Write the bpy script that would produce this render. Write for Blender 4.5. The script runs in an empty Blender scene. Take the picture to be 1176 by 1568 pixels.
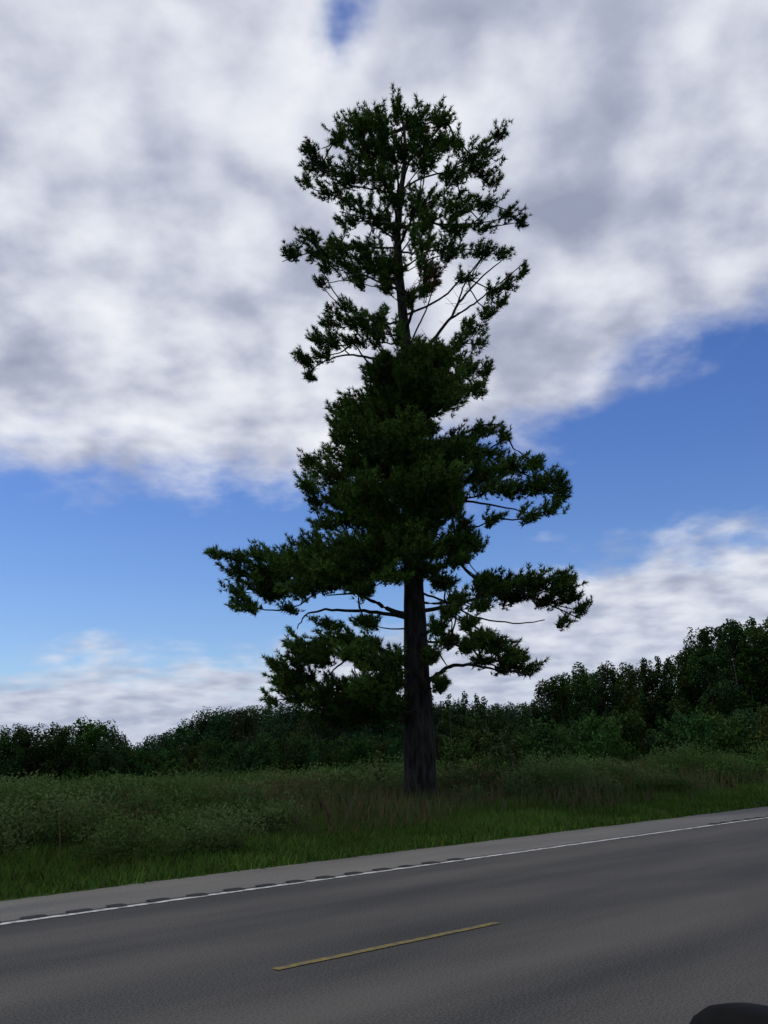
import bpy, bmesh, math, random
import numpy as np
from mathutils import Matrix, Vector
random.seed(7); rng=np.random.default_rng(7)
scene=bpy.context.scene
scene.view_settings.view_transform='Standard'; scene.view_settings.look='None'; scene.view_settings.exposure=0
EYE=1.5; PITCH=math.radians(15.08); ROLL=math.radians(1.5); FOC=1358.0
sp,cp=math.sin(PITCH),math.cos(PITCH); sr,cr=math.sin(ROLL),math.cos(ROLL)
RD=math.radians(41.0); cR,sR=math.cos(RD),math.sin(RD)     # road heading

# ---------- survey: sighting (bearing units) + distance  ->  world metres
def survey(a,b,D):
    u=(a-588)/FOC; v=(784-b)/FOC
    u2=u*cr+v*sr; v2=-u*sr+v*cr
    t=D/(cp-v2*sp)
    return np.array([u2*t, D, EYE+t*(sp+v2*cp)]), t/FOC
def road_xy(s,n): return s*cR-n*sR, s*sR+n*cR
def ground_z(x,y):
    x=np.asarray(x,float); y=np.asarray(y,float)
    q=-x*sR+y*cR-10.92
    return np.interp(q,[-1e5,0,2.0,8,16,45,90,200,1e5],[0,0,-.10,-.22,-.5,-1.35,-2.4,-2.8,-2.8])
TBX,TBY=.79,25.0
def near_trunk(x,y):   # 1 close in front of the big pine, 0 elsewhere
    return np.exp(-(((x-TBX)/3.0)**2+((y-(TBY-2.5))/4.0)**2))

# ---------- numpy value noise
def vnoise(x,y,seed=0):
    xi=np.floor(x).astype(np.int64); yi=np.floor(y).astype(np.int64)
    fx=x-xi; fy=y-yi; fx=fx*fx*(3-2*fx); fy=fy*fy*(3-2*fy)
    def h(a,b):
        n=(a*374761393+b*668265263+seed*1442695)&0xffffffff
        n=((n^(n>>13))*1274126177)&0xffffffff
        return ((n^(n>>16))&0xffff)/65535.0
    return (h(xi,yi)*(1-fx)+h(xi+1,yi)*fx)*(1-fy)+(h(xi,yi+1)*(1-fx)+h(xi+1,yi+1)*fx)*fy

# ---------- mesh helpers
def mk_mesh(name,V,F,C=None,mat=None,smooth=False):
    V=np.ascontiguousarray(V,dtype=np.float32); F=np.ascontiguousarray(F,dtype=np.int32)
    k=F.shape[1]; me=bpy.data.meshes.new(name)
    me.vertices.add(len(V)); me.vertices.foreach_set('co',V.ravel())
    me.loops.add(F.size); me.loops.foreach_set('vertex_index',F.ravel())
    me.polygons.add(len(F)); me.polygons.foreach_set('loop_start',np.arange(len(F),dtype=np.int32)*k)
    me.update(calc_edges=True)
    if C is not None:
        ca=me.color_attributes.new('Col','FLOAT_COLOR','POINT')
        c4=np.ones((len(V),4),np.float32); c4[:,:3]=C; ca.data.foreach_set('color',c4.ravel())
    if smooth: me.polygons.foreach_set('use_smooth',np.ones(len(F),bool))
    ob=bpy.data.objects.new(name,me); scene.collection.objects.link(ob)
    if mat: me.materials.append(mat)
    return ob
def norm(a): return a/np.maximum(np.linalg.norm(a,axis=-1,keepdims=True),1e-9)
def leaves(P,S,C,flat=0.0,asp=.5):
    n=len(P); a=norm(rng.normal(size=(n,3))); r=rng.normal(size=(n,3))
    if flat>0: a[:,2]*=(1-flat); a=norm(a)
    b=norm(np.cross(a,r)); S=S[:,None]
    V=np.stack([P+a*S,P+b*S*asp,P-a*S,P-b*S*asp],1).reshape(-1,3)
    F=np.arange(4*n).reshape(n,4); return V,F,np.repeat(C,4,0)
def tube(path,rad,k=6,cap=True):
    path=np.array(path,float); n=len(path); V=[];F=[]
    for i in range(n):
        d=path[min(i+1,n-1)]-path[max(i-1,0)]; d=d/np.linalg.norm(d)
        ref=np.array([1.,0,0]) if abs(d[0])<.8 else np.array([0,1.,0])
        a=np.cross(d,ref); a/=np.linalg.norm(a); b=np.cross(d,a)
        for j in range(k):
            t=2*math.pi*j/k; V.append(path[i]+rad[i]*(a*math.cos(t)+b*math.sin(t)))
    for i in range(n-1):
        for j in range(k):
            F.append((i*k+j,i*k+(j+1)%k,(i+1)*k+(j+1)%k,(i+1)*k+j))
    return np.array(V),np.array(F)
class Acc:
    def __init__(s): s.V=[];s.F=[];s.C=[];s.n=0
    def add(s,V,F,C=None):
        s.V.append(V); s.F.append(F+s.n); s.n+=len(V)
        if C is not None: s.C.append(C)
    def make(s,name,mat,smooth=False):
        return mk_mesh(name,np.concatenate(s.V),np.concatenate(s.F),np.concatenate(s.C) if s.C else None,mat,smooth)

# ---------- materials
def new_mat(name):
    m=bpy.data.materials.new(name); m.use_nodes=True; nt=m.node_tree
    return m,nt,nt.nodes['Principled BSDF']
def foliage_mat(name,trans=.15):
    m,nt,b=new_mat(name); at=nt.nodes.new('ShaderNodeAttribute'); at.attribute_name='Col'
    nt.nodes.remove(b); df=nt.nodes.new('ShaderNodeBsdfDiffuse'); nt.links.new(at.outputs['Color'],df.inputs['Color'])
    o=nt.nodes['Material Output'].inputs['Surface']
    if trans>0:
        tr=nt.nodes.new('ShaderNodeBsdfTranslucent'); nt.links.new(at.outputs['Color'],tr.inputs['Color'])
        mx=nt.nodes.new('ShaderNodeMixShader'); mx.inputs[0].default_value=trans
        nt.links.new(df.outputs[0],mx.inputs[1]); nt.links.new(tr.outputs[0],mx.inputs[2]); nt.links.new(mx.outputs[0],o)
    else: nt.links.new(df.outputs[0],o)
    return m
def noise_mat(name,c1,c2,scale,rough=.9,bump=0.0,detail=8,coords='Object',stretch=(1,1,1),lo=.35,hi=.65,bd=.02,spec=.25):
    m,nt,b=new_mat(name); N=nt.nodes; L=nt.links
    tc=N.new('ShaderNodeTexCoord'); mp=N.new('ShaderNodeMapping'); mp.inputs['Scale'].default_value=stretch
    L.new(tc.outputs[coords],mp.inputs[0]); nz=N.new('ShaderNodeTexNoise'); nz.inputs['Scale'].default_value=scale; nz.inputs['Detail'].default_value=detail
    L.new(mp.outputs[0],nz.inputs['Vector']); cr_=N.new('ShaderNodeValToRGB')
    cr_.color_ramp.elements[0].position=lo; cr_.color_ramp.elements[0].color=(*c1,1)
    cr_.color_ramp.elements[1].position=hi; cr_.color_ramp.elements[1].color=(*c2,1)
    L.new(nz.outputs['Fac'],cr_.inputs[0]); L.new(cr_.outputs[0],b.inputs['Base Color'])
    b.inputs['Roughness'].default_value=rough; b.inputs['Specular IOR Level'].default_value=spec
    if bump:
        bp=N.new('ShaderNodeBump'); bp.inputs['Strength'].default_value=bump; bp.inputs['Distance'].default_value=bd
        L.new(nz.outputs['Fac'],bp.inputs['Height']); L.new(bp.outputs[0],b.inputs['Normal'])
    return m
M_pine=foliage_mat('pine_needles',0); M_leaf=foliage_mat('leaves',.12); M_weed=foliage_mat('weeds',.42); M_grass=foliage_mat('grass_blades',.3)
M_bark=noise_mat('pine_bark',(.008,.0075,.007),(.036,.033,.029),6,.95,.9,10,'Object',(1.6,1.6,.35),bd=.05,spec=.1)
M_ground=noise_mat('soil_and_grass',(.02,.036,.012),(.045,.07,.022),.8,1,0,8,spec=0)
M_black=noise_mat('black_plastic',(.004,.004,.004),(.006,.006,.006),40,.7,.05,spec=.05)

# ---------- camera
cam_d=bpy.data.cameras.new('camera'); cam=bpy.data.objects.new('camera',cam_d); scene.collection.objects.link(cam)
cam_d.sensor_fit='VERTICAL'; cam_d.angle=2*math.atan(784/FOC); cam_d.clip_end=20000; cam_d.clip_start=.05
cam.matrix_world=Matrix.Translation((0,0,EYE))@Matrix.Rotation(math.pi/2+PITCH,4,'X')@Matrix.Rotation(-ROLL,4,'Z')
scene.camera=cam

# ---------- sun + sky
SUN_EL=math.radians(60); SUN_AZ=math.radians(-75)
sd=bpy.data.lights.new('sun','SUN'); sd.energy=1.4; sd.angle=math.radians(12); sd.color=(1,.96,.9)
so=bpy.data.objects.new('sun',sd); scene.collection.objects.link(so)
dv=Vector((math.sin(SUN_AZ)*math.cos(SUN_EL),math.cos(SUN_AZ)*math.cos(SUN_EL),math.sin(SUN_EL)))
so.rotation_euler=dv.to_track_quat('Z','Y').to_euler(); so.location=(0,0,60)
w=bpy.data.worlds.new('World'); scene.world=w; w.use_nodes=True; nt=w.node_tree; N=nt.nodes; L=nt.links; N.clear()
def mth(op,a,b=None,c=None,clamp=False):
    n=N.new('ShaderNodeMath'); n.operation=op; n.use_clamp=clamp
    for i,vv in enumerate((a,b,c)):
        if vv is None: continue
        if isinstance(vv,(int,float)): n.inputs[i].default_value=vv
        else: L.new(vv,n.inputs[i])
    return n.outputs[0]
def sstep(x,lo,hi):
    n=N.new('ShaderNodeMapRange'); n.interpolation_type='SMOOTHSTEP'; L.new(x,n.inputs['Value'])
    n.inputs['From Min'].default_value=lo; n.inputs['From Max'].default_value=hi; return n.outputs['Result']
def fcurve(x,pts):
    n=N.new('ShaderNodeFloatCurve'); cv=n.mapping.curves[0]
    pts=sorted(pts); cv.points[0].location=pts[0]; cv.points[1].location=pts[-1]
    for p in pts[1:-1]: cv.points.new(*p)
    n.mapping.update(); L.new(x,n.inputs['Value']); return n.outputs['Value']
def ramp(x,st):
    n=N.new('ShaderNodeValToRGB'); n.color_ramp.interpolation='LINEAR'; e=n.color_ramp.elements
    e[0].position=st[0][0]; e[0].color=(*st[0][1],1); e[1].position=st[-1][0]; e[1].color=(*st[-1][1],1)
    for p,c in st[1:-1]: q=e.new(p); q.color=(*c,1)
    L.new(x,n.inputs[0]); return n.outputs[0]
def noise(vec,scale,detail,rough=.5,dist=0):
    n=N.new('ShaderNodeTexNoise'); n.noise_dimensions='2D'; n.inputs['Scale'].default_value=scale; n.inputs['Detail'].default_value=detail
    n.inputs['Roughness'].default_value=rough; n.inputs['Distortion'].default_value=dist; L.new(vec,n.inputs['Vector']); return n.outputs['Fac']
def mixc(f,a,b,blend='MIX'):
    n=N.new('ShaderNodeMix'); n.data_type='RGBA'; n.blend_type=blend
    if isinstance(f,float): n.inputs[0].default_value=f
    else: L.new(f,n.inputs[0])
    for i,vv in ((6,a),(7,b)):
        if isinstance(vv,tuple): n.inputs[i].default_value=(*vv,1)
        else: L.new(vv,n.inputs[i])
    return n.outputs[2]
tc=N.new('ShaderNodeTexCoord'); sx=N.new('ShaderNodeSeparateXYZ'); L.new(tc.outputs['Generated'],sx.inputs[0])
X,Y,Z=sx.outputs
zc=mth('ADD',mth('MAXIMUM',Z,0.0),.24)
cb=N.new('ShaderNodeCombineXYZ'); L.new(mth('DIVIDE',X,zc),cb.inputs[0]); L.new(mth('DIVIDE',Y,zc),cb.inputs[1]); PV=cb.outputs[0]
xn=mth('ADD',X,.5,clamp=True)
e1=fcurve(xn,[(0,.285),(.1,.29),(.3,.290),(.4,.298),(.55,.31),(.63,.315),(.69,.335),(.77,.375),(.9,.41),(1,.415)])
e2=fcurve(xn,[(0,.10),(.15,.105),(.4,.115),(.6,.16),(.68,.205),(.9,.222),(1,.225)])
n1=noise(PV,3.0,7,.52); n1b=noise(PV,8.5,4,.55)
nn=mth('ADD',mth('MULTIPLY',mth('SUBTRACT',n1,.5),3.2),mth('MULTIPLY',mth('SUBTRACT',n1b,.5),1.5))
c1=mth('DIVIDE',mth('SUBTRACT',Z,e1),.038); c2=mth('DIVIDE',mth('SUBTRACT',e2,Z),.035)
cov=mth('MINIMUM',mth('MAXIMUM',mth('MAXIMUM',c1,c2),-1.6),2.2)
dx=mth('ADD',mth('ADD',X,.035),mth('MULTIPLY',mth('SUBTRACT',Z,.69),-.5)); dz=mth('MULTIPLY',mth('SUBTRACT',Z,.69),.9)
g=mth('EXPONENT',mth('MULTIPLY',mth('ADD',mth('MULTIPLY',dx,dx),mth('MULTIPLY',dz,dz)),-420))
cov=mth('SUBTRACT',cov,mth('MULTIPLY',g,mth('MULTIPLY',n1b,5.4)))
dens=mth('ADD',cov,nn); mask=sstep(dens,-.6,1.3)
# puffy brightness
n2=noise(PV,1.3,2,.45); n3=noise(PV,6.3,2,.42,.15); n4=noise(PV,13.0,5,.52)
br=mth('ADD',mth('ADD',mth('MULTIPLY',n2,.24),mth('MULTIPLY',n3,.52)),mth('MULTIPLY',n4,.24))
topd=mth('MULTIPLY',sstep(Z,.52,.80),-.03)
cloud=ramp(mth('ADD',br,topd),[(.26,(.31,.345,.47)),(.38,(.43,.465,.585)),(.49,(.63,.66,.76)),(.57,(.76,.785,.86)),(.66,(.87,.885,.94))])
hz=sstep(Z,.0,.24); cloud=mixc(hz,mixc(.5,cloud,(.45,.52,.67)),cloud)
sky=N.new('ShaderNodeTexSky'); sky.sky_type='NISHITA'; sky.sun_disc=False; sky.sun_elevation=SUN_EL; sky.sun_rotation=SUN_AZ
sky.air_density=1.0; sky.dust_density=.3; sky.ozone_density=3
tint=mixc(sstep(Z,.05,.42),(1.02,1.20,1.52),(.72,.96,1.52))
skc=mixc(1.0,sky.outputs[0],tint,'MULTIPLY')
b1=N.new('ShaderNodeBackground'); b1.inputs[1].default_value=.08; L.new(skc,b1.inputs[0])
b2=N.new('ShaderNodeBackground'); b2.inputs[1].default_value=1.0; L.new(cloud,b2.inputs[0])
ms=N.new('ShaderNodeMixShader'); L.new(mask,ms.inputs[0]); L.new(b1.outputs[0],ms.inputs[1]); L.new(b2.outputs[0],ms.inputs[2])
out=N.new('ShaderNodeOutputWorld'); L.new(ms.outputs[0],out.inputs[0])

# ---------- ground (one sheet, in road-aligned grid)
sv=np.array([-3000,-800,-300,-120,-50,-20,0,20,40,80,150,300,800,3000.])
nv=np.array([-3000,-300,-50,-10,0,5,10.92,12,13,15,19,24,30,40,55,75,100,150,210,400,1000,3000.])
S,Nn=np.meshgrid(sv,nv,indexing='ij'); gx,gy=road_xy(S,Nn); gz=ground_z(gx,gy)
idx=np.arange(S.size).reshape(S.shape)
F=np.stack([idx[:-1,:-1],idx[1:,:-1],idx[1:,1:],idx[:-1,1:]],-1).reshape(-1,4)
mk_mesh('ground',np.stack([gx,gy,gz-.004],-1).reshape(-1,3),F,None,M_ground,True)

# ---------- road
def strip(name,s0,s1,n0,n1,z,mat,parent=None):
    ob=mk_mesh(name,np.array([(s0,n0,z),(s1,n0,z),(s1,n1,z),(s0,n1,z)]),np.array([[0,1,2,3]]),None,mat)
    if parent is None: ob.rotation_euler[2]=RD
    else: ob.parent=parent
    return ob
def asphalt(name,base,var,bands=True):
    m,nt_,b=new_mat(name); n_=nt_.nodes; l_=nt_.links
    t=n_.new('ShaderNodeTexCoord')
    def nz(sc,de,st=(1,1,1)):
        mp=n_.new('ShaderNodeMapping'); mp.inputs['Scale'].default_value=st; l_.new(t.outputs['Object'],mp.inputs[0])
        q=n_.new('ShaderNodeTexNoise'); q.inputs['Scale'].default_value=sc; q.inputs['Detail'].default_value=de; l_.new(mp.outputs[0],q.inputs['Vector']); return q.outputs['Fac']
    def mm(op,a,b_):
        q=n_.new('ShaderNodeMath'); q.operation=op
        for i,v in enumerate((a,b_)):
            if isinstance(v,(int,float)): q.inputs[i].default_value=v
            else: l_.new(v,q.inputs[i])
        return q.outputs[0]
    fine=nz(60,4); mid=nz(1.2,6,(.25,1,1)); big=nz(.5,3,(.12,1.2,1))
    f=mm('ADD',mm('ADD',mm('MULTIPLY',mm('SUBTRACT',fine,.5),2.6),mm('MULTIPLY',mm('SUBTRACT',mid,.5),1.2)),mm('MULTIPLY',mm('SUBTRACT',big,.5),1.5))
    if bands:
        s=n_.new('ShaderNodeSeparateXYZ'); l_.new(t.outputs['Object'],s.inputs[0])
        # wheel tracks: 1.75 m period across the lane
        wv=mm('SINE',mm('MULTIPLY',mm('SUBTRACT',s.outputs[1],6.3),3.59),0)
        f=mm('ADD',f,mm('MULTIPLY',wv,.15))
    f=mm('ADD',f,.5)
    r=n_.new('ShaderNodeValToRGB'); e=r.color_ramp.elements
    e[0].position=0; e[0].color=tuple(x*(1-var)*k for x,k in zip(base,(.95,1,1.10)))+(1,); e[1].position=1; e[1].color=tuple(x*(1+var)*k for x,k in zip(base,(1.05,1,.93)))+(1,)
    l_.new(f,r.inputs[0]); l_.new(r.outputs[0],b.inputs['Base Color']); b.inputs['Roughness'].default_value=.9; b.inputs['Specular IOR Level'].default_value=.2
    bp=n_.new('ShaderNodeBump'); bp.inputs['Strength'].default_value=.2; bp.inputs['Distance'].default_value=.004; l_.new(fine,bp.inputs['Height']); l_.new(bp.outputs[0],b.inputs['Normal'])
    return m
M_asph=asphalt('asphalt',(.053,.052,.050),.55); M_shoul=asphalt('shoulder_asphalt',(.105,.103,.097),.4,False)
M_dark=noise_mat('groove_asphalt',(.010,.010,.010),(.022,.022,.022),30,.95)
M_white=noise_mat('worn_white_paint',(.16,.16,.155),(.46,.46,.45),9,.8,0,8,lo=.38,hi=.57)
M_yellow=noise_mat('worn_yellow_paint',(.07,.063,.04),(.18,.135,.035),14,.8,0,8,lo=.36,hi=.62)
strip('road',-1200,1200,2.0,9.52,.0,M_asph)
# shoulder with ragged grass-side edge
ss=np.concatenate([[-1200,-40],np.arange(-12,60,.12),[90,1200]]); e=10.90+.10*(vnoise(ss*1.1,ss*0,3)-.5)+.06*(vnoise(ss*6,ss*0,5)-.5)
V=np.concatenate([np.stack([ss,ss*0+9.52,ss*0],1),np.stack([ss,e,ss*0],1)]); k=len(ss); i=np.arange(k-1)
sh=mk_mesh('road_shoulder',V,np.stack([i,i+1,i+1+k,i+k],1),None,M_shoul); sh.rotation_euler[2]=RD
strip('road_shoulder',-1200,1200,-.6,2.0,.0,M_shoul)
strip('white_edge_line',-1200,1200,9.30,9.40,.006,M_white)
strip('white_edge_line',-1200,1200,2.25,2.37,.006,M_white)
yl=bpy.data.objects.new('yellow_centre_line',None); scene.collection.objects.link(yl); yl.rotation_euler[2]=RD
for kk in range(-8,12): strip('dash_%d'%(kk+9),3.94+kk*9.6,6.30+kk*9.6,5.82,5.90,.006,M_yellow,yl)
A=Acc()
for s0,s1 in ((-20,9.6),(16.2,45)):
    s=s0
    while s<s1:
        j=random.uniform(-.03,.03); a0=s+j; a1=s+random.uniform(.2,.28)+j; n0=9.37+random.uniform(-.02,.02); n1_=9.56+random.uniform(-.015,.015)
        pts=[]
        for tt in range(10):
            an=2*math.pi*tt/10; pts.append(((a0+a1)/2+(a1-a0)/2*math.copysign(abs(math.cos(an))**.5,math.cos(an)),(n0+n1_)/2+(n1_-n0)/2*math.copysign(abs(math.sin(an))**.5,math.sin(an)),.011))
        A.add(np.array(pts),np.array([list(range(10))])); s+=.45
rs=A.make('rumble_strip',M_dark); rs.rotation_euler[2]=RD

# ---------- verge grass
def blades(P,Ln,Wd,C,lean=.35):
    n=len(P); an=rng.uniform(0,2*math.pi,n); d=np.stack([rng.normal(0,lean,n),rng.normal(0,lean,n),np.ones(n)],1); d=norm(d)
    sd=np.stack([np.cos(an),np.sin(an),np.zeros(n)],1)*Wd[:,None]
    mid=P+d*Ln[:,None]*.6; tip=P+d*Ln[:,None]+np.stack([d[:,0],d[:,1],-np.abs(d[:,0])],1)*Ln[:,None]*.3
    V=np.stack([P-sd,P+sd,mid+sd*.7,tip,mid-sd*.7],1).reshape(-1,3); i=np.arange(n)[:,None]*5
    F=i+np.array([[0,1,2,3,4]]); return V,F,np.repeat(C,5,0)
def colmix(n,cols,jit=.25):
    cols=np.array(cols); c=cols[rng.integers(0,len(cols),n)]; return c*rng.uniform(1-jit,1+jit,(n,1))
n=190000
s=-7+45*rng.random(n)**1.35; q=rng.random(n)**.8*5.0-.05; x,y=road_xy(s,q+10.92); z=ground_z(x,y)
patch=vnoise(x*1.3,y*1.3,11); patch2=vnoise(x*.4,y*.4,12)
Ln=(.06+.050*q+.10*patch+.10*patch2*np.minimum(q,1.5))*rng.uniform(.6,1.4,n); Wd=.005+.0004*np.hypot(x,y)
C=colmix(n,[(.048,.105,.018),(.062,.125,.022),(.08,.13,.026),(.04,.085,.018)])*(.55+.5*patch[:,None]+.35*patch2[:,None])
brn=rng.random(n)<.05; C[brn]=(.11,.09,.045)
V,F,C=blades(np.stack([x,y,z],1),Ln,Wd,C); mk_mesh('verge_grass',V,F,C,M_grass)
# tall grass with seed heads
n=80000
s=-10+60*rng.random(n)**1.3; q=2.2+rng.random(n)*11; x,y=road_xy(s,q+10.92); z=ground_z(x,y)
pt=vnoise(x*.35,y*.35,21); nt_r=near_trunk(x,y); keep=rng.random(n)<np.clip((pt-.25)*2.2+nt_r*.8,.03,1); s,q,x,y,z,pt,nt_r=[a[keep] for a in (s,q,x,y,z,pt,nt_r)]; n=len(x)
Ln=(.30+.09*np.minimum(q,7)+.35*pt)*rng.uniform(.5,1.25,n)*np.where(q<3.2,.6,1)*(1-.35*nt_r); Wd=.004+.00035*np.hypot(x,y)
C=colmix(n,[(.05,.09,.025),(.065,.10,.03),(.09,.09,.045),(.12,.08,.055)])
V,F,C=blades(np.stack([x,y,z],1),Ln,Wd,C,.2); mk_mesh('tall_grass',V,F,C,M_grass)

# ---------- field of low shrubs and weeds
N0=420000
r=12*np.exp(rng.random(N0)*math.log(230/12)); az=rng.uniform(-.75,.75,N0); x=r*np.sin(az); y=r*np.cos(az)
q=-x*sR+y*cR-10.92; keep=(q>2.6)&(rng.random(N0)<np.clip(1.25-r/260,0,1)); x,y,r,q=[a[keep] for a in (x,y,r,q)]
big=vnoise(x*.12+7,y*.12,31); med=vnoise(x*.42,y*.42,32); sm=vnoise(x*1.3,y*1.3,33); fi=vnoise(x*4.5,y*4.5,34)
mound=np.clip((med-.35)*2.0,0,1)
H=(.20+.35*big+.75*mound*np.clip(big*1.6,.3,1)+.35*sm+.14*fi)*np.clip((q-2.2)/4.0,.25,1)
H=np.minimum(H*np.where(r>45,1.0,.92),1.45)*(1-.62*near_trunk(x,y))
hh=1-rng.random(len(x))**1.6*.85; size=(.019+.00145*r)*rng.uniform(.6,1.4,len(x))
z=ground_z(x,y)+H*hh
tone=vnoise(x*.22,y*.3,41)[:,None]; tone2=vnoise(x*.9,y*.9,42)[:,None]
g1=np.array([.052,.090,.025]); g2=np.array([.092,.132,.050]); g3=np.array([.028,.050,.015]); g4=np.array([.10,.070,.040])
C=g1*(1-tone)+g2*tone; C=np.where(tone2>.56,C*.35+g3*.65,C); 
bm=((vnoise(x*.3+50,y*.5,43)>.52)&(rng.random(len(x))<.5)&(r<50)); C[bm]=g4
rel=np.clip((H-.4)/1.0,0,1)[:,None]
C=C*rng.uniform(.85,1.15,(len(x),1))*(.25+.78*hh[:,None])*(.5+.75*rel)  # shade between mounds painted in: darker low down and in the hollows
C=np.where(r[:,None]>32,C*.6+g2*.72*rng.uniform(.88,1.12,(len(x),1)),C)
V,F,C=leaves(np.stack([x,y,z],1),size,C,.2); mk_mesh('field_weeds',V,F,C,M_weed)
# bushy shrubs dotted over the field, domed
SH=Acc(); ns=0
tbx,tby=TBX,TBY
fixed=[(tbx-1.3,tby-.3,1.1,.8),(tbx+1.4,tby-.3,1.1,.75),(tbx+.1,tby-1.2,.8,.30),(tbx-.6,tby-.9,.7,.45),(tbx+.75,tby-.9,.7,.42),(tbx-2.4,tby-.2,1.3,1.0),(tbx+2.6,tby-.1,1.4,1.1),(tbx-3.4,tby-1.0,1.3,.8),(tbx+3.6,tby+.4,1.5,1.3),(-3.6,13.6,1.6,.75),(-2.6,14.1,1.3,.65),(-6.2,15.2,1.4,.9),(tbx-.9,tby+1.4,1.5,1.3),(tbx+1.2,tby+1.6,1.5,1.3)]
while ns<480:
    if ns<len(fixed): x0,y0,W,Hh=fixed[ns]; rr_=math.hypot(x0,y0)
    else:
        rr_=14.5*math.exp(random.random()*math.log(110/14.5)); a=random.uniform(-.62,.62); x0=rr_*math.sin(a); y0=rr_*math.cos(a); q0=-x0*sR+y0*cR-10.92
        if q0<3.4 or near_trunk(x0,y0)>.15: continue
        if vnoise(np.array([x0*.13]),np.array([y0*.13]),77)[0]<.32: continue
        W=random.uniform(.6,1.6)*(1+rr_/90); Hh=min(W*random.uniform(.6,.95),1.1 if rr_<35 else 1.5)*np.clip((q0-1.5)/4,.5,1)+.25
    ns+=1
    s0=.015+.0010*rr_; n=int(min(3600,W*W*2.2/(1.2*s0*s0)*.8))
    nl=int(6+W*4); lc=rng.normal(size=(nl,3)); lc=norm(lc)*rng.random((nl,1))**.5*np.array([W*.6,W*.6,Hh*.35]); lc[:,2]=np.abs(lc[:,2])+Hh*.35
    lr=rng.uniform(.28,.48,nl)*min(W,Hh*1.3)
    pk=rng.integers(0,nl,n); d=norm(rng.normal(size=(n,3))); P=lc[pk]+d*(lr[pk]*(.6+.45*rng.random(n)))[:,None]
    P[:,2]=np.abs(P[:,2]); zb=float(ground_z(x0,y0))
    base=random.choice([(.052,.095,.024),(.062,.105,.032),(.085,.125,.048),(.072,.115,.040),(.036,.07,.018)])
    C=np.array(base)*rng.uniform(.85,1.15,(n,1))*(.2+.9*np.clip(P[:,2:3]/(Hh*.95),0,1))*random.uniform(.85,1.15)  # shade put into leaf colour: darker towards the foot of each shrub
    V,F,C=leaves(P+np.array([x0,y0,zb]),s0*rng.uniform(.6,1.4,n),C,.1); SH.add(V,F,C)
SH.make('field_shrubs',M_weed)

# ---------- broadleaf trees
def broadleaf(AL,AB,x,y,H,W,dist,col,shape='round',cover=2.0,low=.06):
    zb=float(ground_z(x,y)); s0=.033+.00082*dist
    nl=max(9,int(14*H/max(W,1)*.6)) if shape!='round' else 17
    n=int(H*W*.8/(1.2*s0*s0)*cover); lob=[]
    for i in range(nl):
        f=(i+.5)/nl; zz=low+(.93-low)*f
        if shape=='poplar': prof=.5*math.sin(math.pi*min(1,max(.08,(1-f)*.9+.05)))**.8*(.5 if f>.85 else 1)
        else: prof=.5*math.sqrt(max(.05,1-((zz-.42)/.60)**2))
        a=random.uniform(0,6.28); rr=prof*W*random.uniform(.1,.72)
        lr=W*random.uniform(.18,.30)*(.6+.6*(1-f)) if shape=='round' else W*random.uniform(.18,.30)*(1.15-f*.75)
        lob.append((rr*math.cos(a),rr*math.sin(a),zz*H,lr,random.uniform(.8,1.4)))
    lob=np.array(lob); pick=rng.choice(nl,n,p=lob[:,3]**2/np.sum(lob[:,3]**2)); lb=lob[pick]
    d=norm(rng.normal(size=(n,3))); rad=lb[:,3]*(.40+.6*rng.random(n)**.8)
    P=np.stack([lb[:,0]+d[:,0]*rad,lb[:,1]+d[:,1]*rad,lb[:,2]+d[:,2]*rad*lb[:,4]],1)
    P[:,2]*=H/np.percentile(P[:,2],99.0)
    P[:,2]=np.maximum(P[:,2],rng.random(n)*.1*H)
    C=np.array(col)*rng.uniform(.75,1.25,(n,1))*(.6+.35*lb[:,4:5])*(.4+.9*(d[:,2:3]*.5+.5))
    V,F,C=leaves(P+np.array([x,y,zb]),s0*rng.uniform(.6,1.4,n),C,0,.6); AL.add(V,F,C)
    V,F=tube([(x,y,zb-.2),(x+.02*H,y,zb+H*.5),(x,y,zb+H*.9)],[.012*H+.02,.007*H,.01],5); AB.add(V,F)
M_bark2=noise_mat('grey_bark',(.03,.028,.024),(.08,.075,.065),5,.9,.3)
def band(name,ctrl,step,dist,wr,col,shape='round',cover=2.0,jit=6,dj=.12,mixpop=0):
    AL=Acc();AB=Acc(); px=ctrl[0][0]; xs=[c[0] for c in ctrl]; ys=[c[1] for c in ctrl]; ds=[c[2] if len(c)>2 else dist for c in ctrl]
    while px<ctrl[-1][0]:
        D=np.interp(px,xs,ds)*(1+random.uniform(-dj,dj)); ty=np.interp(px,xs,ys)+random.uniform(-jit,jit)
        p,_=survey(px,ty,D); zb=float(ground_z(p[0],p[1])); H=max(1.0,p[2]-zb)
        sh='poplar' if random.random()<mixpop else shape
        Wd=H*random.uniform(*wr)*(.55 if sh=='poplar' and shape=='round' else 1)
        c=[k*random.uniform(.75,1.25) for k in col]; broadleaf(AL,AB,p[0],p[1],H,Wd,math.hypot(p[0],p[1]),c,sh,cover)
        px+=step*random.uniform(.6,1.4)
    ob=AL.make(name,M_leaf); tb=AB.make(name+'_trunks',M_bark2,True); tb.parent=ob; return ob
G=(.027,.055,.015)
band('distant_trees',[(-420,1105),(-100,1112),(0,1118),(60,1122),(120,1108),(170,1116),(205,1146),(260,1165),(330,1160)],11,105,(.6,.9),G,cover=3.0,jit=4)
band('wooded_hill',[(60,1150),(200,1150),(235,1132),(320,1096),(400,1086),(500,1083),(700,1083),(830,1083),(1000,1080),(1500,1050)],8.5,210,(.8,1.1),(.026,.052,.021),cover=3.0,jit=3,mixpop=.15)
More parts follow.
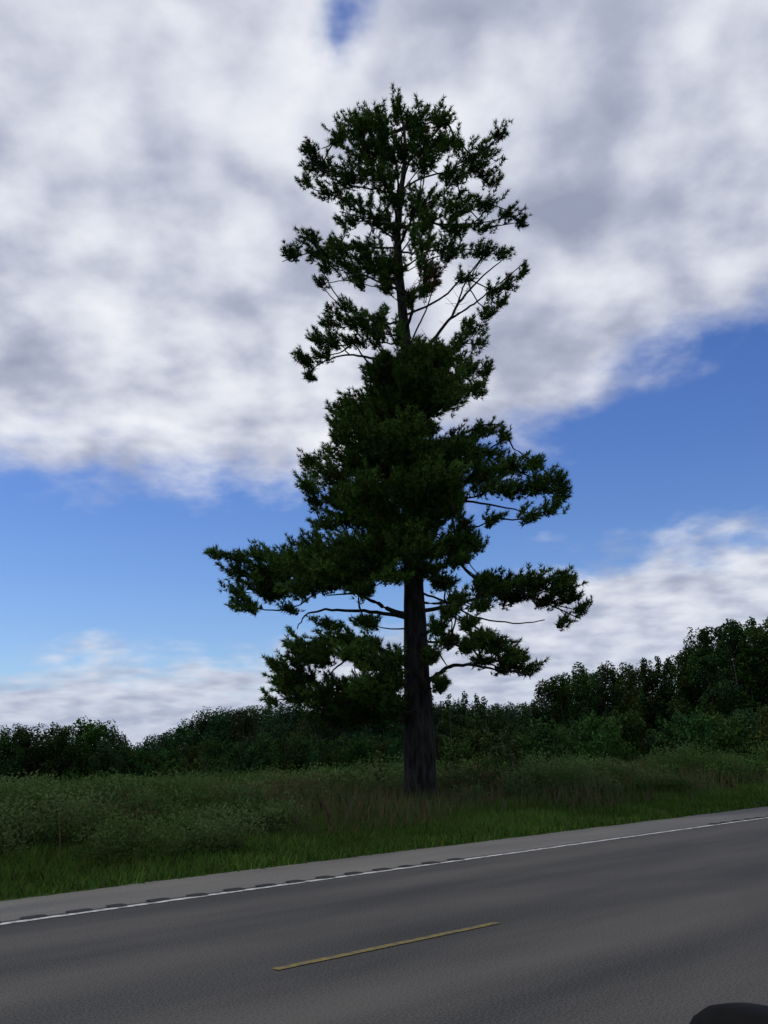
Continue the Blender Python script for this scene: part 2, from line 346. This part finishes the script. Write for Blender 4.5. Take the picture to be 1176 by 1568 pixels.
band('woodland_edge',[(240,1150),(330,1135),(450,1130),(560,1135),(700,1125),(850,1120),(1000,1115)],14,150,(.7,1.0),(.025,.050,.016),cover=2.6,jit=7)
band('poplar_trees',[(660,1066),(705,1064),(735,1076),(780,1088),(830,1085)],20,110,(.28,.4),(.028,.052,.018),'poplar',2.4,7)
band('woodland',[(835,1050,85),(862,1044,85),(900,1030,80),(935,1026,75),(965,1034,75),(985,1024,72),(1020,1018,70),(1050,998,66),(1070,980,62),(1100,970,60),(1140,962,58),(1176,966,56),(1250,960,56),(1400,950,55)],9,70,(.45,.68),(.025,.050,.014),'round',3.2,9,.1,.45)
band('tall_shrubs',[(690,1142,40),(740,1122,42),(800,1130,44),(850,1108,46),(930,1100,46),(1000,1112,45),(1060,1098,44),(1130,1100,42),(1200,1090,42),(1400,1070,42)],17,42,(.7,1.05),(.032,.062,.018),'round',2.8,9)
band('bushes',[(690,1176,33),(740,1160,33),(800,1172,34),(900,1165,34),(1000,1172,33),(1176,1165,34),(1400,1160,34)],26,33,(.9,1.4),(.046,.082,.024),'round',2.2,7)
band('sapling',[(585,1158),(612,1162)],24,27,(.5,.65),(.055,.095,.028),'round',1.6,3)

# ---------- the big pine
D0=25.0
tr=[(645,1252),(643,1180),(641,1100),(637,1000),(634,900),(629,800),(626,700),(624,600),(621,520),(612,430),(608,360),(613,300),(621,240),(618,190),(606,150)]
trp=[survey(a,b,D0)[0] for a,b in tr]; trr=[.54,.45,.40,.34,.285,.25,.21,.185,.16,.135,.115,.09,.065,.04,.015]
trp=np.array(trp); tz=trp[:,2]
def trunk_at(z): return np.array([np.interp(z,tz,trp[:,0]),np.interp(z,tz,trp[:,1]),z])
zz=np.concatenate([[tz[0]-.3,tz[0],tz[0]+.25,tz[0]+.6],np.arange(tz[0]+1.2,tz[-1],.5),[tz[-1]]])
path=[trunk_at(z) if z>tz[0] else np.array([trp[0,0],trp[0,1],z]) for z in zz]
rad=[float(np.interp(z,tz,trr))*(1+.03*math.sin(z*5)) for z in zz]; rad[0]=.68;rad[1]=.60;rad[2]=.52;rad[3]=.48
WOOD=Acc(); V,F=tube(path,rad,16); 
V[:,:2]+= (rng.random((len(V),2))-.5)*.025; WOOD.add(V,F)
cl="""608,165,14,28 545,188,33,25 580,188,25,25 640,183,28,24 680,178,24,18 515,205,18,24 560,225,42,28 600,230,36,28 650,215,33,24 470,225,17,14 485,250,28,18 465,275,14,11 500,290,28,11 530,265,33,23
580,268,42,22 650,245,33,18 690,215,24,18 720,232,22,14 767,200,14,13 750,225,20,13 740,255,28,15 700,265,33,15 757,275,18,11 640,310,38,22 600,300,26,18 545,308,33,13 575,330,33,13 530,335,22,10 700,310,40,17
750,310,25,12 785,324,22,10 802,336,10,9 660,335,26,16 700,345,33,14 745,345,23,10 470,360,23,10 443,386,18,16 480,385,28,13 520,375,33,15 560,375,33,13 490,405,16,10 488,430,13,9 530,405,38,15 575,400,33,20 600,405,28,18
650,370,33,14 700,380,40,12 745,378,26,11 775,385,13,8 650,400,22,12 590,430,22,20 545,425,18,7 803,412,6,12 787,430,17,11 762,442,18,13 772,458,13,9 747,475,17,15 727,500,20,16 707,520,18,16 735,522,13,10
525,465,18,10 508,490,22,17 545,490,28,17 580,482,18,13 575,515,26,13 478,515,13,11 500,520,26,15 540,522,24,9 463,545,17,14 490,542,17,10 470,572,11,7 592,545,14,8 612,505,12,30 640,540,33,20 680,545,28,20
720,562,28,18 750,562,10,16 640,580,45,28 590,590,32,22 700,590,43,20 738,592,16,12 525,625,22,18 560,625,38,20 610,620,45,28 672,612,42,16 515,655,20,22 560,660,45,28 620,662,38,28 752,655,26,6 775,665,15,10
722,665,36,12 695,690,42,22 738,690,38,13 640,700,50,30 580,700,50,30 525,700,33,28 475,705,20,16 500,725,38,20 470,740,17,16 482,765,14,10 512,762,33,18 560,745,45,25 620,745,50,30 680,730,43,23 740,720,38,20
790,712,38,16 825,705,15,15 840,735,33,20 864,745,16,20 800,745,42,15 760,742,38,14 850,775,22,12 815,786,26,9 530,792,43,18 580,790,45,25 640,790,50,28 692,778,20,18 710,802,17,13 495,800,26,12 737,830,15,11
702,830,36,18 640,835,50,25 580,835,50,25 520,835,43,20 470,835,33,16 430,852,38,16 390,850,33,12 352,850,22,9 325,845,13,4 357,872,18,9 400,875,43,18 450,870,43,20 510,870,43,18 570,865,40,13 360,902,17,10
370,925,25,13 410,905,33,14 450,902,28,13 490,893,26,9 440,930,15,6 742,885,22,9 780,888,38,11 830,884,42,11 868,885,17,9 880,910,22,11 895,930,13,12 870,947,15,5 840,918,28,9 790,915,30,7 740,925,20,7 700,915,22,8
680,888,22,10 700,852,28,12 500,955,28,7 560,950,26,6 450,985,18,15 480,990,33,15 520,978,38,15 560,985,26,12 425,1015,16,13 430,1045,22,20 455,1030,28,20 413,1070,11,8 480,1062,33,20 520,1060,38,23 560,1052,33,18
560,1085,38,18 500,1092,36,15 600,1040,22,18 600,1082,24,18 570,1015,33,11 690,980,20,8 738,972,22,8 770,985,28,10 792,1000,25,11 815,1020,18,9 780,1022,26,7 740,1008,26,8 678,1045,16,8 670,960,15,7 720,950,20,6
400,888,40,14 470,893,35,11 530,885,40,10 600,878,38,9 655,868,30,8 550,900,25,5 475,1002,38,20 540,998,30,12 600,1008,22,12 448,1062,22,16 540,1078,36,20 580,1062,30,20 690,935,20,5 760,900,36,9 805,903,35,8 860,898,28,10 755,978,30,10 785,1010,30,9 660,1000,14,12 525,1105,36,9 650,620,40,14 575,565,24,12 760,790,22,6 720,985,20,7
650,655,30,10 600,560,34,18 660,575,40,20 540,640,40,22 600,690,50,30 660,750,45,25 560,770,45,25 610,815,50,25 545,850,45,20 480,850,40,18 715,420,20,8 650,440,16,9 690,760,30,12
600,345,26,12 640,350,26,12 500,385,26,10 570,500,24,12 630,455,12,18"""
clumps=[tuple(float(v) for v in t.split(',')) for t in cl.split()]
rows=[140,200,300,345,400,470,540,590,620,690,745,800,850,900,940,1000,1060,1110]; ext=[1.2,3.0,3.2,3.4,3.4,2.6,2.8,2.2,2.4,3.4,4.0,2.8,4.4,4.8,4.4,3.6,3.2,2.4]
nodes=[]   # (pos, rx, ry, rz, dens)
for cx,cy,rx,ry in clumps:
    R=np.interp(cy,rows,ext); tx=np.interp(cy,[t[1] for t in tr][::-1],[t[0] for t in tr][::-1])
    dxm=abs(cx-tx)*.0195; lim=math.sqrt(max(R*R-dxm*dxm,.15))
    upper=cy<540
    if dxm<.55*R: offs=[random.uniform(-.75,-.35)*lim,random.uniform(.35,.75)*lim] if upper else [random.uniform(-.85,-.5)*lim,random.uniform(-.25,.25)*lim,random.uniform(.5,.8)*lim]
    else: offs=[random.uniform(-.4,.4)*lim]
    for o in offs:
        p,sc=survey(cx,cy,D0+o); kk=.92 if len(offs)>1 and upper else 1.02
        dens=(.88 if upper else 1.15 if cy<865 else 1.45)*(.8 if len(offs)>1 else 1.15)
        nodes.append([p,rx*sc*kk,max(ry,8)*sc*kk,(rx+ry)*.5*sc*1.1*kk,dens])
# branch graph
hd=[math.hypot(*(nd[0][:2]-trunk_at(nd[0][2])[:2])) for nd in nodes]; order=sorted(range(len(nodes)),key=lambda i:hd[i])
par={}; att={}; cnt={i:nodes[i][1]*nodes[i][2] for i in range(len(nodes))}
for oi,i in enumerate(order):
    p=nodes[i][0]; k=np.interp(p[2],[3,7,11,15,22],[-.02,.10,.25,.5,.8]); az_=max(1.9,min(tz[-1]-.4,p[2]-k*hd[i]-.1)); tp=trunk_at(az_)
    best=np.linalg.norm(p-tp)*.72; bj=-1
    for j in order[:oi]:
        if hd[j]>.85*hd[i]: continue
        d=p-nodes[j][0]; dist=np.linalg.norm(d)
        if dist<best and abs(d[2])<.75*dist+.25: best=dist; bj=j
    par[i]=bj; att[i]=tp
for i in reversed(order):
    if par[i]>=0: cnt[par[i]]+=cnt[i]
def limb(p0,p1,r0,r1,sag=.0,k=6,wig=.05,m=7):
    L_=np.linalg.norm(p1-p0); pts=[]
    off=rng.normal(0,wig*L_,3)
    for t in np.linspace(0,1,m):
        q=p0*(1-t)+p1*t; q=q+off*math.sin(math.pi*t)+np.array([0,0,-sag*L_*math.sin(math.pi*t)]); 
        if 0<t<1: q=q+rng.normal(0,.012*L_,3)
        pts.append(q)
    V,F=tube(pts,[r0+(r1-r0)*t for t in np.linspace(0,1,m)],k); WOOD.add(V,F)
def rr(c): return .015+.028*math.sqrt(c)
for i in order:
    p=nodes[i][0]; base=p+np.array([0,0,-.35*nodes[i][2]])
    if par[i]>=0: q=nodes[par[i]][0]+np.array([0,0,-.35*nodes[par[i]][2]]); r0=min(rr(cnt[i]),rr(cnt[par[i]]))
    else: q=att[i]; r0=min(rr(cnt[i])*1.15,.10)
    limb(q,base,r0,r0*.6 if cnt[i]>nodes[i][1]*nodes[i][2]*1.3 else .012,.06)
# clearly visible bare limbs
for pts,r0,dd in [([(636,945),(600,936),(570,920),(545,908),(500,912)],.09,-.3),([(634,948),(590,940),(545,934),(500,934),(468,938),(455,962)],.07,-.5),
    ([(640,1010),(600,1002),(572,990),(548,996),(520,1018),(495,1040)],.08,-.4),([(641,1112),(610,1103),(570,1098),(545,1104),(510,1125)],.045,-.2),
    ([(645,1050),(668,1035),(690,1018),(720,1018),(760,1025),(815,1032)],.085,-.3),([(655,990),(672,1000),(685,1020)],.05,.2),
    ([(640,935),(690,930),(740,912),(790,905),(840,925),(890,948)],.07,.1),([(637,905),(680,920),(730,948),(790,955),(835,950)],.04,.5),
    ([(628,560),(660,525),(688,490),(705,460),(735,425),(772,396)],.075,-.3),([(700,470),(708,440),(722,420),(745,385)],.035,-.3),([(690,488),(720,470),(745,450),(800,405)],.04,-.4),
    ([(622,540),(640,500),(655,470),(665,435),(672,400)],.035,.3),([(620,500),(612,470),(640,440),(655,400)],.03,-.2),([(625,575),(590,556),(560,546),(530,543),(495,552),(468,574)],.06,-.2),
    ([(535,543),(520,525),(505,505)],.025,-.2),([(608,370),(575,345),(545,330),(520,325)],.04,-.2),([(608,380),(570,378),(520,375),(470,388),(432,400)],.045,-.1),
    ([(612,350),(640,340),(690,345),(740,342),(790,330)],.045,-.3),([(614,290),(650,270),(690,262),(735,235),(770,205)],.04,-.3),([(615,300),(580,290),(530,285),(480,250),(460,225)],.04,-.2),
    ([(620,250),(600,215),(575,190)],.03,-.2),([(620,240),(650,215),(690,185)],.03,-.2),([(610,420),(650,385),(700,380),(760,385)],.035,-.4),([(615,440),(580,425),(540,428),(490,435)],.03,-.3),
    ([(626,690),(700,668),(740,650),(770,650)],.05,-.2),([(630,780),(700,765),(760,775),(830,790)],.06,.2)]:
    P3=[]; m=len(pts)
    for i_,(a,b) in enumerate(pts):
        P3.append(survey(a,b,D0+dd*min(1,i_/2)*2)[0])
    P3=np.array(P3); t=np.linspace(0,m-1,m*4); Q=np.stack([np.interp(t,range(m),P3[:,c]) for c in range(3)],1)
    Q[1:-1]=(Q[:-2]+Q[1:-1]*2+Q[2:])/4; Q[1:-1]=(Q[:-2]+Q[1:-1]*2+Q[2:])/4
    Q[1:]+=rng.normal(0,.012,(len(Q)-1,3)); V,F=tube(Q,np.linspace(r0*.9,.014,len(Q)),6); WOOD.add(V,F)
# dead fine twigs in the open part of the crown, each rooted on one of the bare limbs
roots=[((628,560),(688,490)),((688,490),(735,425)),((640,500),(672,400)),((612,470),(655,400)),((700,470),(745,385))]
for _ in range(55):
    (a0,b0),(a1,b1)=random.choice(roots); t=random.random(); p=survey(a0+(a1-a0)*t,b0+(b1-b0)*t,D0+random.uniform(-.6,.0))[0]; q=p+np.array([random.uniform(-.45,.5),random.uniform(-.3,.3),random.uniform(.0,.55)])
    limb(p,q,.009,.003,0,3,.08)
# twigs + needle tufts
TO=[];TD=[];TC=[];TB=[]
for x_,y_,rx_,ry_ in ((672,412,13,13),(668,432,10,9),(655,420,9,8)):
    p,sc=survey(x_,y_,D0-.4); nodes.append([p,rx_*sc,ry_*sc,rx_*sc,-.5])
for p,rx,ry,rz,dens in nodes:
    brown=dens<0; dens=abs(dens)
    tpos=trunk_at(p[2]); outw=p-tpos; outw[2]=0; h=np.linalg.norm(outw); outw=outw/max(h,.2)
    vol=rx*ry; nt_=max(10,int(vol*165*dens)); st=p-outw*rx*.45+np.array([0,0,-.35*ry])
    ctone=random.uniform(.6,1.35)
    for _ in range(nt_):
        d=rng.normal(size=3); d/=np.linalg.norm(d); rad_=random.random()**.45
        spike=random.random()<.10
        if spike: d[2]=abs(d[2]); rad_=1.0
        end=p+d*np.array([rx,rz,ry])*rad_
        if spike: end=end+outw*.08+np.array([0,0,.14])
        dr=end-st; Lr=np.linalg.norm(dr); 
        tip=norm(dr/max(Lr,.05)*.6+outw*.35+np.array([0,0,.6 if p[2]>6 else .35])+rng.normal(0,.22,3))
        m=int(rng.integers(5,9)); seg=.26+.14*random.random()
        s0_=end-tip*seg
        if random.random()<.3: limb(st+rng.normal(0,.06,3),s0_,.009,.006,.05,3,.04,4)
        V,F=tube([s0_,end],[.007,.004],3); WOOD.add(V,F)
        tt=np.linspace(0,1,m)[:,None]
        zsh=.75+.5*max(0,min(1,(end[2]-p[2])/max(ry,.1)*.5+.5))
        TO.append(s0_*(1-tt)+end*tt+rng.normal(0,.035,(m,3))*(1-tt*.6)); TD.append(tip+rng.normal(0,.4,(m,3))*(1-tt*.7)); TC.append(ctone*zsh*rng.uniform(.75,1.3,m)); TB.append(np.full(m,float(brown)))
TO=np.concatenate(TO); TD=norm(np.concatenate(TD)); TC=np.concatenate(TC); TB=np.concatenate(TB); nb=11
O=np.repeat(TO,nb,0); Dd=norm(np.repeat(TD,nb,0)*.75+rng.normal(0,.45,(len(O),3))+np.array([0,0,.08])); Lb=rng.uniform(.11,.19,len(O))[:,None]
sd_=norm(np.cross(Dd,rng.normal(size=(len(O),3))))*.0135
V=np.stack([O-sd_,O+sd_,O+Dd*Lb+sd_*.35],1).reshape(-1,3); F=np.arange(len(V)).reshape(-1,3)
bsel=np.repeat(TB,nb)[:,None]
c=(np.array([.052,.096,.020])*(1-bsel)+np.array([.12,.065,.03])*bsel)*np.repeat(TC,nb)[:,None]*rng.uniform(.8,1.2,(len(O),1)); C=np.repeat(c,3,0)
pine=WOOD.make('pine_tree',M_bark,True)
nd_=mk_mesh('needles',V,F,C,M_pine); nd_.parent=pine

# ---------- car door mirror beside the open window
car=bpy.data.objects.new('parked_car',None); scene.collection.objects.link(car); car.rotation_euler[2]=RD
def rbox(name,loc,dim,bev,mat,taper=1.0,rot=(0,0,0)):
    me=bpy.data.meshes.new(name); bm=bmesh.new(); bmesh.ops.create_cube(bm,size=1)
    for v_ in bm.verts:
        v_.co=Vector((v_.co.x*dim[0]*(taper if v_.co.x>0 else 1),v_.co.y*dim[1],v_.co.z*dim[2]*(taper if v_.co.x>0 else 1)))
    bmesh.ops.bevel(bm,geom=bm.edges[:],offset=bev,segments=6,profile=.6,affect='EDGES'); bm.to_mesh(me); bm.free()
    me.polygons.foreach_set('use_smooth',[True]*len(me.polygons)); ob=bpy.data.objects.new(name,me); scene.collection.objects.link(ob); ob.parent=car; ob.location=loc; ob.rotation_euler=rot; me.materials.append(mat); return ob
rbox('mirror_housing',(.753,.343,1.216),(.12,.25,.17),.05,M_black,.8)
rbox('mirror_arm',(.76,.235,1.13),(.06,.10,.04),.015,M_black)
M_glass,_,bb=new_mat('mirror_glass'); bb.inputs['Metallic'].default_value=1; bb.inputs['Roughness'].default_value=.03; bb.inputs['Base Color'].default_value=(.7,.72,.74,1)
rbox('mirror_glass',(.692,.343,1.202),(.006,.19,.10),.002,M_glass)
M_paint=noise_mat('dark_car_paint',(.02,.022,.026),(.024,.026,.03),3,.3)
rbox('door_panel',(.2,.17,.70),(1.25,.07,.72),.03,M_paint)
